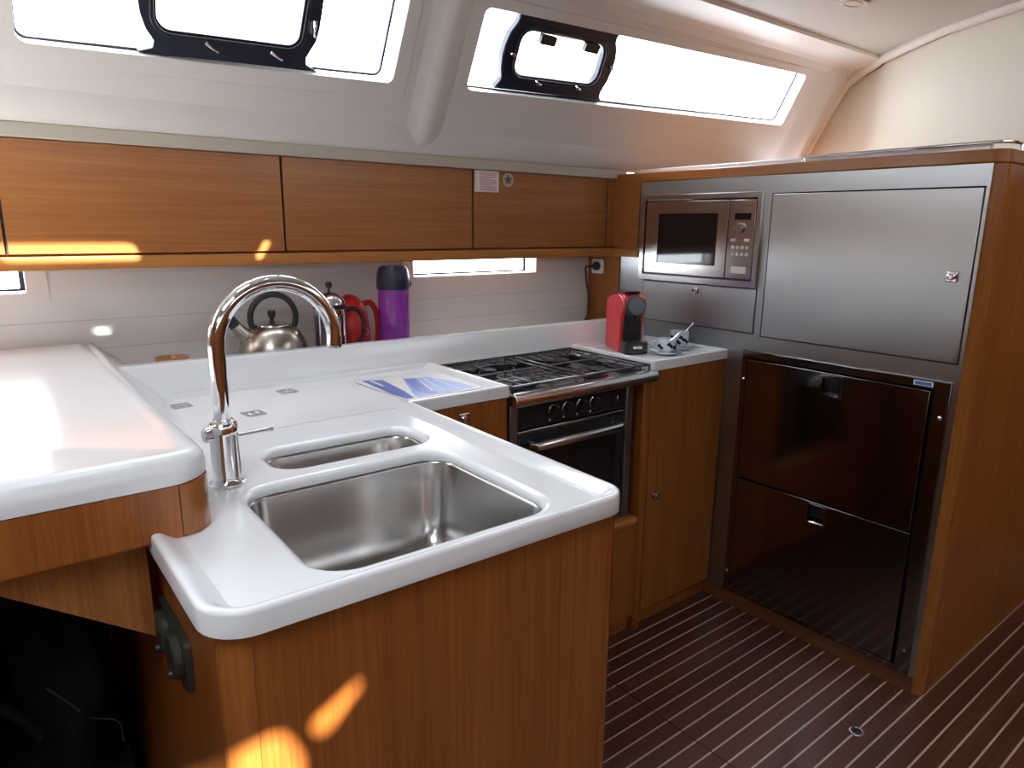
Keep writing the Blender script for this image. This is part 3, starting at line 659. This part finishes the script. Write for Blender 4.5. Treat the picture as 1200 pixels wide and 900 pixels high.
# ------------------------------------------------------------ cooker
t = thing('gas_cooker', 'gimballed steel and black gas cooker between the two teak cabinets', 'cooker', (1.18, 1.70, .45))
darkm = mat('dark_enamel', (.02, .02, .022), .28, metal=.2, coat=.3)
obj('cooktop', MB().plate(rrect(.914, 1.4395+.03, 1.497, 1.862, .008, 3), [list(reversed(rrect(.93, 1.452, 1.512, 1.846, .01, 3)))], lambda a, b, q: (a, b, .872+q), 0, .016), darkm, t, bevel=.003)
obj('spill_tray', MB().box(.918, 1.465, 1.502, 1.858, .868, .8755), mat('black_enamel', (.02, .02, .022), .18, coat=.5), t, smooth=0)
obj('front_bar', MB().rings([[(x, y, z) for y, z in [(1.497, .862), (1.468, .858), (1.460, .862), (1.458, .880), (1.464, .892), (1.478, .896), (1.497, .892)]] for x in (.914, 1.470)]), chrome_r, t, bevel=.002, label='broad chrome bar across the front edge')
# rail around the pans
m = MB().tube([(.925, 1.49, .893), (.925, 1.49, .906), (.930, 1.488, .910), (1.455, 1.488, .910), (1.460, 1.49, .906), (1.460, 1.49, .893)], .003, 8)
m.tube([(.925, 1.850, .884), (.925, 1.850, .910), (1.460, 1.850, .910), (1.460, 1.850, .884)], .003, 8)
for x in (.925, 1.460): m.tube([(x, 1.488, .909), (x, 1.850, .909)], .003, 8)
obj('fiddle_rail', m, darkm, t)
for (bx, by, br) in ((1.045, 1.590, .036), (1.045, 1.765, .028), (1.325, 1.590, .028), (1.325, 1.765, .042)):
    b_ = obj('burner', lathe_z([(br+.012, 0), (br+.012, .004), (br, .006), (br, .014), (br-.002, .016), (br-.008, .018), (0, .018)], (bx, by, .8755), seg=32), darkm, t)
    obj('burner_cap', lathe_z([(br-.004, 0), (br-.003, .004), (br-.008, .006), (0, .0065)], (bx, by, .8936), seg=32), blackp, b_)
for gx in (1.055, 1.325):
    m = MB(); hw = .118
    fr_pts = [(gx-hw, 1.512), (gx+hw, 1.512), (gx+hw, 1.846), (gx-hw, 1.846), (gx-hw, 1.512)]
    m.tube([(a, b, .905) for a, b in fr_pts], .0034, 8)
    for k in range(6):
        x = gx-hw+.04*(k+.9); m.tube([(x, 1.512, .906), (x, 1.570 if k in (2, 3) else 1.625, .906)], .0026, 6); m.tube([(x, 1.846, .906), (x, 1.79 if k in (2, 3) else 1.735, .906)], .0026, 6)
    m.tube([(gx-hw, 1.679, .905), (gx+hw, 1.679, .905)], .0034, 8)
    for y in (1.59, 1.765):
        m.tube([(gx-hw, y, .906), (gx-.03, y, .906)], .0028, 6); m.tube([(gx+hw, y, .906), (gx+.03, y, .906)], .0028, 6)
    for (a, b) in fr_pts[:4]: m.tube([(a, b, .905), (a, b, .8765)], .0034, 6)
    obj('pan_grid', m, mat('grid_steel', (.20, .20, .21), .25, metal=.9), t)
ctl = obj('control_panel', MB().box(.948, 1.366, 1.498, 1.53, .785, .8575), mat('black_steel', (.03, .03, .033), .3, metal=.5), t, bevel=.003)
for (x, z) in ((1.075, .822), (1.126, .823), (1.179, .822), (1.231, .822)):
    k_ = obj('knob', lathe_z([(.0205, 0), (.0205, .003), (.017, .005), (.0155, .018), (.0145, .021), (0, .021)], (x, 1.498, z), axis=(0, -1, 0), seg=28), blackp, ctl)
    obj('knob_ring', MB().tube([(x+.0205*math.cos(a), 1.493, z+.0205*math.sin(a)) for a in [PI*(.15+.07*j) for j in range(14)]], .0013, 6), chrome, k_)
    obj('knob_mark', MB().box(x-.016, x-.010, 1.4965, 1.498, z-.027, z-.021), paper, ctl, smooth=0)
obj('igniter', lathe_z([(.008, 0), (.007, .006), (0, .007)], (1.322, 1.498, .815), axis=(0, -1, 0), seg=16), blackp, ctl)
obj('igniter_mark', MB().box(1.330, 1.334, 1.4965, 1.498, .818, .828), paper, ctl, smooth=0)
obj('trim_strip', MB().box(.948, 1.366, 1.494, 1.5005, .776, .782), chrome_r, t, bevel=.001)
dr = obj('oven_door', MB().box(.952, 1.364, 1.500, 1.53, .452, .774), blackp, t, bevel=.004)
obj('door_glass', MB().box(.985, 1.330, 1.4975, 1.5005, .49, .725), blackg, dr, smooth=0)
obj('handle', MB().tube([(.985, 1.498, .745), (.978, 1.470, .746), (.986, 1.457, .746), (1.0, 1.455, .746), (1.30, 1.455, .746), (1.312, 1.458, .746), (1.316, 1.470, .746), (1.312, 1.498, .745)], [.008, .010, .012, .0135, .0135, .012, .010, .008], 14), chrome_r, dr)
obj('oven_body', MB().box(.950, 1.366, 1.531, 1.84, .447, .866), blackp, t, smooth=0)
obj('side_bracket', MB().box(.921, .9475, 1.496, 1.82, .45, .857), mat('bracket_steel', (.28, .25, .25), .35, metal=.9), t, bevel=.002)
obj('side_bracket', MB().box(1.3675, 1.396, 1.492, 1.80, .43, .857), bpy.data.materials['bracket_steel'], t, bevel=.002)

# ------------------------------------------------------------ things on the worktops
# coffee machine: local frame, front looks along -y, turned on the worktop
t = thing('coffee_machine', 'slim red and black capsule coffee machine on the right worktop', 'coffee machine', (1.622, 1.748, .9052), local=True)
t.rotation_euler.z = math.atan2(.42, -.907)+PI/2+PI  # front towards the camera side
fd = Vector((-.42, -.907)); t.rotation_euler.z = math.atan2(fd.y, fd.x)+PI/2
side = [(.078, 0), (.078, .150), (.072, .172), (.055, .184), (-.030, .200), (-.060, .196), (-.078, .180), (-.083, .150), (-.062, .120), (-.056, .0)]  # (y, z); front at -y
m = MB().rings([[(x, y, z) for y, z in side] for x in (-.042, .042)])
obj('body', m, redp, t, bevel=.007, seg=3)
obj('front_column', MB().rings([[(x, y, z) for y, z in [(-.050, .03), (-.0695, .03), (-.0675, .125), (-.0835, .150), (-.06, .150)]] for x in (-.031, .031)]), blackm, t, bevel=.002)
obj('head_disc', lathe_z([(.0355, -.012), (.0355, .004), (.033, .007), (0, .0075)], (0, -.086, .160), axis=(0, -1, .12), seg=40), blackp, t)
hd_ = [c for c in t.children if c.name.startswith('head_disc')][0]
obj('disc_face', lathe_z([(.0295, 0), (.0295, .0022), (0, .0025)], (0, -.0935, .161), axis=(0, -1, .12), seg=40), greyp, hd_)
obj('spout', lathe_z([(.012, 0), (.009, -.014)], (0, -.088, .128), seg=16), blackp, t)
obj('lever', MB().rings([[(x, y, z) for y, z in [(.050, .188), (-.062, .202), (-.064, .207), (-.02, .210), (.050, .196)]] for x in (-.026, .026)]), blackp, t, bevel=.003)
tr_ = obj('drip_tray', MB().rings([[(x*k, y, z) for x, y in rrect(-.041, .041, -.118, -.0585, .014, 5)] for k, z in ((1, .002), (1, .038), (.97, .042))]), blackp, t, bevel=.002)
bdg = obj('tray_badge', MB().box(-.016, .016, -.1195, -.1178, .020, .030), chrome_r, tr_, bevel=.001)
obj('water_tank', MB().box(-.036, .036, .079, .092, .0, .172), mat('smoky_tank', (.55, .55, .56), .15, trans=.6), t, bevel=.004)

def cup_and_saucer(x, y, h, r, rot, lab_c, lab_s, lab_sp, dx=0):
    s_ = thing('saucer', lab_s, 'saucer', (x, y, .9052), 'coffee saucers', local=True)
    obj('dish', lathe_z([(.022, 0), (.024, .001), (.040, .004), (.054, .010), (.0555, .0115), (.053, .0118), (.038, .0065), (.020, .0045), (0, .0045)], seg=40), china, s_)
    for a0 in (20, 140, 250):
        m = MB(); ps = []
        for k in range(9):
            a = math.radians(a0+k*6); ww = .006*math.sin(PI*(k+.3)/9)+.001; ps.append((a, ww))
        o1 = [((.047+w_)*math.cos(a), (.047+w_)*math.sin(a)) for a, w_ in ps]; i1 = [((.047-w_)*math.cos(a), (.047-w_)*math.sin(a)) for a, w_ in reversed(ps)]
        m.rings([[(p, q, .0072+(math.hypot(p, q)-.04)*.36+dz) for p, q in o1+i1] for dz in (0, .0008)])
        obj('blue_motif', m, chinab, s_)
    c_ = thing('coffee_cup', lab_c, 'cup', (x, y, .9100), 'white and blue coffee cups', local=True); c_.rotation_euler.z = rot
    obj('bowl', lathe_z([(.018, 0), (.0195, .001), (.020, .004), (r*.86, .010), (r*.97, .022), (r, h*.7), (r, h), (r-.0022, h+.0003), (r-.003, h*.7), (r*.85, .014), (0, .010)], seg=40), china, c_)
    obj('handle', MB().tube([(-r+.002, 0, h*.82), (-r-.010, 0, h*.84), (-r-.017, 0, h*.66), (-r-.014, 0, h*.42), (-r+.001, 0, h*.28)], [.0035, .0032, .003, .0032, .0035], 10), china, c_)
    for a0, z0 in ((205, h*.50), (262, h*.62), (300, h*.40), (322, h*.62), (350, h*.45)):
        m = MB(); row = []; row2 = []
        for k in range(9):
            a = math.radians(a0+k*5); ww = .0065*math.sin(PI*(k+.4)/9)+.0006; z = z0+.004*math.sin(k*.7)
            row.append(((r+.0006)*math.cos(a), (r+.0006)*math.sin(a), z+ww)); row2.append(((r+.0006)*math.cos(a), (r+.0006)*math.sin(a), z-ww))
        n_ = len(row); m.add(row+row2, [(i, i+1, i+1+n_, i+n_) for i in range(n_-1)])
        obj('blue_motif', m, chinab, c_)
    sp2 = thing('teaspoon', lab_sp, 'spoon', (x, y, .9100), 'steel teaspoons standing in the cups', local=True); sp2.rotation_euler.z = -.66
    obj('shaft', MB().tube([(-.008, 0, .016), (.012, 0, .040), (r-.006, 0, h+.006), (r+.012, 0, h+.026)], [.002, .0016, .0016, .0028], 8), chrome, sp2)
    obj('blade', lathe_z([(.0001, -.0015), (.006, -.001), (.008, .001), (.0001, .0012)], (-.010, 0, .0155), seg=16), chrome, sp2)
cup_and_saucer(1.668, 1.600, .047, .034, -.70, 'white coffee cup with blue motif nearest the cooker side', 'white saucer with blue motif under the left cup', 'teaspoon leaning in the left coffee cup')
cup_and_saucer(1.787, 1.640, .060, .033, -1.9, 'taller white coffee cup with blue band beside the steel cabinet', 'white saucer under the right cup against the steel cabinet', 'teaspoon leaning in the right coffee cup')

# glossy brochure
t = thing('brochure', 'white brochure with blue boat pictures lying on the worktop', 'magazine', (.76, 1.67, .9066))
outl = [(.625, 1.800), (.640, 1.530), (.868, 1.540), (.872, 1.800)]
def sheet(poly, z0, z1): return MB().prism(poly, z0, z1)
obj('pages', sheet(outl, .9068, .9098), paper, t, bevel=.0005)
bl1 = mat('blue_picture', (.10, .14, .50), .3, bump=.1); bl2 = mat('light_blue_picture', (.22, .36, .72), .3)
obj('cover_picture', sheet([(.642, 1.792), (.634, 1.62), (.643, 1.545), (.662, 1.548), (.676, 1.62), (.692, 1.770)], .9100, .9103), bl1, t, smooth=0)
obj('cover_picture', sheet([(.745, 1.752), (.672, 1.560), (.674, 1.545), (.845, 1.548), (.845, 1.62), (.815, 1.728)], .9100, .9103), bl2, t, smooth=0)
m = MB()
m.add([(a, b, .9106) for a, b in ((.745, 1.745), (.700, 1.60), (.715, 1.552), (.735, 1.552), (.752, 1.66), (.775, 1.735))], [(0, 1, 2, 3, 4, 5)])
obj('cover_pattern', m, bl1, t, smooth=0)
m = MB()
for p0, p1 in (((.790, 1.720), (.755, 1.560)), ((.812, 1.70), (.800, 1.555)), ((.765, 1.70), (.732, 1.58))):
    m.add([(p0[0], p0[1], .9108), (p0[0]+.004, p0[1], .9108), (p1[0]+.006, p1[1], .9108), (p1[0], p1[1], .9108)], [(0, 1, 2, 3)])
    obj('cover_line', m, paper, t, smooth=0); m = MB()
obj('cover_highlight', MB().add([(.655, 1.775, .9106), (.664, 1.770, .9106), (.662, 1.70, .9106), (.655, 1.70, .9106)], [(0, 1, 2, 3)]), paper, t, smooth=0)

# things standing in the recess behind the upstand (its floor is at 0.895)
ZR = .8952
t = thing('kettle', 'round stainless steel kettle with black ring handle behind the upstand', 'kettle', (.495, 2.035, ZR))
kx, ky = .495, 2.038
kst = steel('kettle_steel', 'z', (.50, .46, .40), .25)
obj('body', lathe_z([(.082, 0), (.088, .004), (.092, .012), (.094, .06), (.092, .085), (.086, .108), (.075, .130), (.060, .145), (.050, .150)], (kx, ky, ZR), seg=48), kst, t)
l = obj('lid', lathe_z([(.050, 0), (.049, .003), (.036, .009), (.015, .012), (0, .012)], (kx, ky, ZR+.150), seg=40), chrome_r, t)
obj('lid_knob', lathe_z([(.006, 0), (.006, .008), (.010, .013), (.011, .024), (.009, .030), (0, .031)], (kx, ky, ZR+.161), seg=20), blackp, l)
obj('handle', MB().tube(arc(kx+.005, 1.066, .064, 222, -42, 28, lambda a, b: (a, ky, b)), [.0085]*29, 12), blackp, t)
sp3 = obj('spout', MB().tube([(kx-.060, ky, 1.010), (kx-.085, ky, 1.032), (kx-.102, ky, 1.052)], [.021, .017, .0145], 18), kst, t)
obj('whistle', MB().tube([(kx-.100, ky, 1.050), (kx-.112, ky, 1.065), (kx-.122, ky, 1.076)], [.0155, .0155, .013], 18), blackp, sp3)

t = thing('french_press', 'glass french press with chrome lid and black handle beside the kettle', 'coffee press', (.668, 2.04, ZR))
px, py = .668, 2.04
def real_glass():
    m = bpy.data.materials.new('jug_glass'); m.use_nodes = True; nt = m.node_tree; nt.nodes.clear(); N = nt.nodes.new
    o = N('ShaderNodeOutputMaterial'); t_ = N('ShaderNodeBsdfTransparent'); g_ = N('ShaderNodeBsdfGlossy'); g_.inputs['Roughness'].default_value = .04
    fr = facing_fac(nt, .8); mx = N('ShaderNodeMixShader'); t_.inputs[0].default_value = (.75, .75, .78, 1)
    nt.links.new(fr.outputs[0], mx.inputs[0]); nt.links.new(t_.outputs[0], mx.inputs[1]); nt.links.new(g_.outputs[0], mx.inputs[2]); nt.links.new(mx.outputs[0], o.inputs[0]); return m
obj('beaker', lathe_z([(.044, .005), (.046, .01), (.046, .178), (.048, .184)], (px, py, ZR), seg=36, caps=False), real_glass(), t)
fr_ = MB().lathe([(.047, .168), (.049, .168), (.049, .184), (.047, .184)], (px, py, ZR), seg=36, caps=False).lathe([(.047, .0), (.049, .0), (.049, .014), (.047, .014)], (px, py, ZR), seg=36, caps=False)
for a in (0, 90, 180, 270):
    a = math.radians(a+30); fr_.tube([(px+.049*math.cos(a), py+.049*math.sin(a), ZR+z) for z in (.0, .175)], .0028, 6)
obj('frame', fr_, chrome, t)
l = obj('lid', lathe_z([(.047, .184), (.047, .196), (.044, .208), (.034, .222), (.018, .232), (.005, .235)], (px, py, ZR), seg=36), chrome, t)
obj('lid_band', lathe_z([(.0478, .186), (.0478, .198)], (px, py, ZR), seg=36), blackp, l)
obj('plunger_knob', lathe_z([(.003, .234), (.003, .243), (.008, .246), (.0105, .254), (.008, .262), (0, .264)], (px, py, ZR), seg=20), blackp, l)
obj('handle', MB().tube(smooth_path([(px+.045, py-.01, ZR+.178), (px+.075, py-.012, ZR+.180), (px+.095, py-.014, ZR+.160), (px+.101, py-.015, ZR+.125), (px+.092, py-.014, ZR+.088), (px+.070, py-.012, ZR+.070), (px+.046, py-.01, ZR+.068)]), .007, 12), blackp, t)

t = thing('red_jug', 'red rounded plastic jug with loop handle beside the purple flask', 'jug', (.775, 2.10, ZR))
rx, ry = .762, 2.108
obj('body', lathe_z([(.052, 0), (.057, .006), (.062, .05), (.061, .10), (.056, .145), (.046, .180), (.032, .203), (.014, .214), (0, .216)], (rx, ry, ZR), seg=40), redk, t)
obj('handle', MB().tube(smooth_path([(rx+.040, ry-.01, ZR+.185), (rx+.064, ry-.012, ZR+.188), (rx+.082, ry-.013, ZR+.165), (rx+.088, ry-.014, ZR+.125), (rx+.087, ry-.014, ZR+.08), (rx+.074, ry-.013, ZR+.03), (rx+.056, ry-.01, ZR+.02)]), .009, 12), redk, t)
obj('level_mark', MB().add([(rx+.02+.012*math.cos(a*PI/8), ry-.0615, ZR+.105+.012*math.sin(a*PI/8)) for a in range(17)]+[(rx+.02+.010*math.cos(a*PI/8), ry-.0615, ZR+.105+.010*math.sin(a*PI/8)) for a in range(17)], [(i, i+1, i+18, i+17) for i in range(16)]), paper, t)

t = thing('vacuum_flask', 'tall purple vacuum flask with navy pouring cap behind the upstand', 'flask', (.882, 2.04, ZR))
vx, vy = .880, 2.04
obj('body', lathe_z([(.046, 0), (.048, .004), (.048, .225), (.047, .232)], (vx, vy, ZR), seg=40), purple, t)
obj('cap', lathe_z([(.050, .232), (.0515, .236), (.0515, .262), (.048, .285), (.044, .297), (.036, .303), (0, .304)], (vx, vy, ZR), seg=40), navy, t)
obj('spout', MB().rings([[(vx+.030, vy+s*.014, ZR+.296), (vx+.046, vy+s*.012, ZR+.290), (vx+.062, vy+s*.008, ZR+.250), (vx+.060, vy+s*.008, ZR+.238), (vx+.045, vy+s*.014, ZR+.240)] for s in (-1, 1)]), navy, t, bevel=.002)
obj('body_rib', MB().box(vx+.010, vx+.022, vy-.0495, vy-.040, ZR+.04, ZR+.225), purple, t, bevel=.003)

tag(obj('wooden_bowl', lathe_z([(.018, 0), (.019, .004), (.012, .012), (.016, .030), (.030, .055), (.039, .080), (.0405, .0905), (.038, .0905), (.030, .062), (.012, .040), (0, .038)], (.226, 2.02, ZR), seg=40), wood('turned_wood', 'x', dark=(.34, .16, .06), light=(.50, .26, .11))), 'small turned wooden bowl just showing above the upstand beside the raised counter', 'bowl')

# socket, plug and cord in the corner
t = thing('wall_socket', 'white wall socket on the teak corner strip', 'socket', (1.844, 2.11, 1.14))
obj('plate', MB().plate(rrect(2.080, 2.140, 1.140, 1.197, .008, 4), [], lambda a, b, q: (1.846-q, a, b), 0, .008), gel, t, bevel=.002)
t = thing('power_cord', 'black plug and cord hanging down the teak corner strip', 'cord', (1.83, 2.13, .93))
obj('plug', lathe_z([(.017, 0), (.017, .012), (.012, .020), (.006, .024), (0, .024)], (1.8378, 2.108, 1.169), axis=(-1, 0, 0), seg=24), blackp, t)
obj('cable', MB().tube(smooth_path([(1.818, 2.110, 1.168), (1.806, 2.125, 1.167), (1.808, 2.145, 1.160), (1.820, 2.153, 1.135), (1.826, 2.156, 1.10), (1.827, 2.143, 1.06), (1.825, 2.134, 1.02), (1.823, 2.138, .975), (1.818, 2.150, .945), (1.805, 2.158, .915), (1.79, 2.150, .8995)]), .0038, 10), blackp, t)

# ceiling fitting, floor ring
t = thing('ceiling_latch', 'small oval white fitting on the ceiling near the after bulkhead', 'fitting', (2.222, 1.372, 2.02))
zc = roof_z(1.372)
obj('plate', MB().plate(rpoly([(2.165, 1.335), (2.285, 1.335), (2.285, 1.41), (2.165, 1.41)], .034, 7), [], lambda a, b, q: (a, b, zc-.001-q), 0, .004), gel, t, bevel=.0015)
obj('recess_ring', MB().tube([(2.222+.040*math.cos(a*PI/10), 1.372+.024*math.sin(a*PI/10), zc-.0055) for a in range(21)], .0022, 6), mat('ring_grey', (.45, .44, .42), .4), t)
t = thing('floor_ring', 'small round steel lift ring let into the striped floor', 'floor ring', (1.572, .796, 0))
obj('collar', lathe_z([(.013, .0005), (.013, .0018), (.016, .0022), (.019, .0018), (.020, .0003)], (1.572, .796, 0), seg=28, caps=False), chrome_r, t)
obj('well', lathe_z([(.0135, .0003), (.0135, .0007)], (1.572, .796, 0), seg=24), blackm, t)
# hairline joints of the floor hatch
struct('trim_14', MB().box(1.195, 1.198, .2, 1.42, -.001, .0006), mat('floor_joint', (.03, .012, .008), .7), smooth=0)

# ------------------------------------------------------------ kneehole: dark bag, added shade heap
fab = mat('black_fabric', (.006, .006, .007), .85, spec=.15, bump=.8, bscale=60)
struct('wall_kneehole', MB().box(BL, -.03, 2.02, 2.06, 0, .89), mat('kneehole_dark', (.01, .009, .009), .8), smooth=0)  # near-black colour put in to keep the kneehole dark
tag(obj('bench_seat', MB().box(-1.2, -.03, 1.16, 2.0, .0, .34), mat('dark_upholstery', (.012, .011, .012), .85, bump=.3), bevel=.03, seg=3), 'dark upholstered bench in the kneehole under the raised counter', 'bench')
def blob(c, r, seed, n=22, k=.12, p=2.6):
    rnd = random.Random(seed); ph = [rnd.uniform(0, 6.28) for _ in range(6)]; m = MB(); rs = []
    for i in range(1, n):
        th = PI*i/n; ring = []
        for j in range(2*n):
            f_ = 2*PI*j/(2*n); d = Vector((math.sin(th)*math.cos(f_), math.sin(th)*math.sin(f_), math.cos(th)))
            q = (abs(d.x)**p+abs(d.y)**p+abs(d.z)**p)**(-1/p)
            s_ = 1+k*(.5*math.sin(3*f_+ph[0]+2*th)+.35*math.sin(5*th+ph[1]+f_)+.25*math.sin(7*f_+ph[2]-3*th)+.2*math.sin(11*th+4*f_+ph[3]))
            ring.append((c[0]+r[0]*d.x*q*s_, c[1]+r[1]*d.y*q*s_, c[2]+r[2]*d.z*q*s_))
        rs.append(ring)
    return m.rings(rs)
t = thing('black_bag', 'black soft bag with stitched seams in the dark kneehole', 'bag', (-.36, 1.45, .342))
obj('body', blob((-.46, 1.45, .460), (.22, .19, .112), 3, k=.05), fab, t, smooth=80)
pip = mat('grey_piping', (.035, .035, .038), .6)
for off in (0, .022):
    pts = [(-.56+.035*k, 1.275-off*.1+.012*math.sin(k*.9), .555-off-.0009*k*k+.008*math.sin(k*1.3)) for k in range(11)]
    obj('piping', MB().tube(pts, .0022, 6), pip, t)
obj('strap', MB().tube(smooth_path([(-.30, 1.38, .560), (-.26, 1.34, .60), (-.20, 1.31, .585), (-.165, 1.30, .53)]), .008, 8), fab, t)
t = thing('shade_heap', 'black cloth heap added for the soft shade on the side of the peninsula', 'shade stand-in', (-.10, 1.42, .34))
obj('fabric', blob((-.112, 1.50, .52), (.078, .19, .165), 11, k=.12, p=2.3), fab, t, smooth=80)  # added heap, its edge stands in for soft shade on the side panel
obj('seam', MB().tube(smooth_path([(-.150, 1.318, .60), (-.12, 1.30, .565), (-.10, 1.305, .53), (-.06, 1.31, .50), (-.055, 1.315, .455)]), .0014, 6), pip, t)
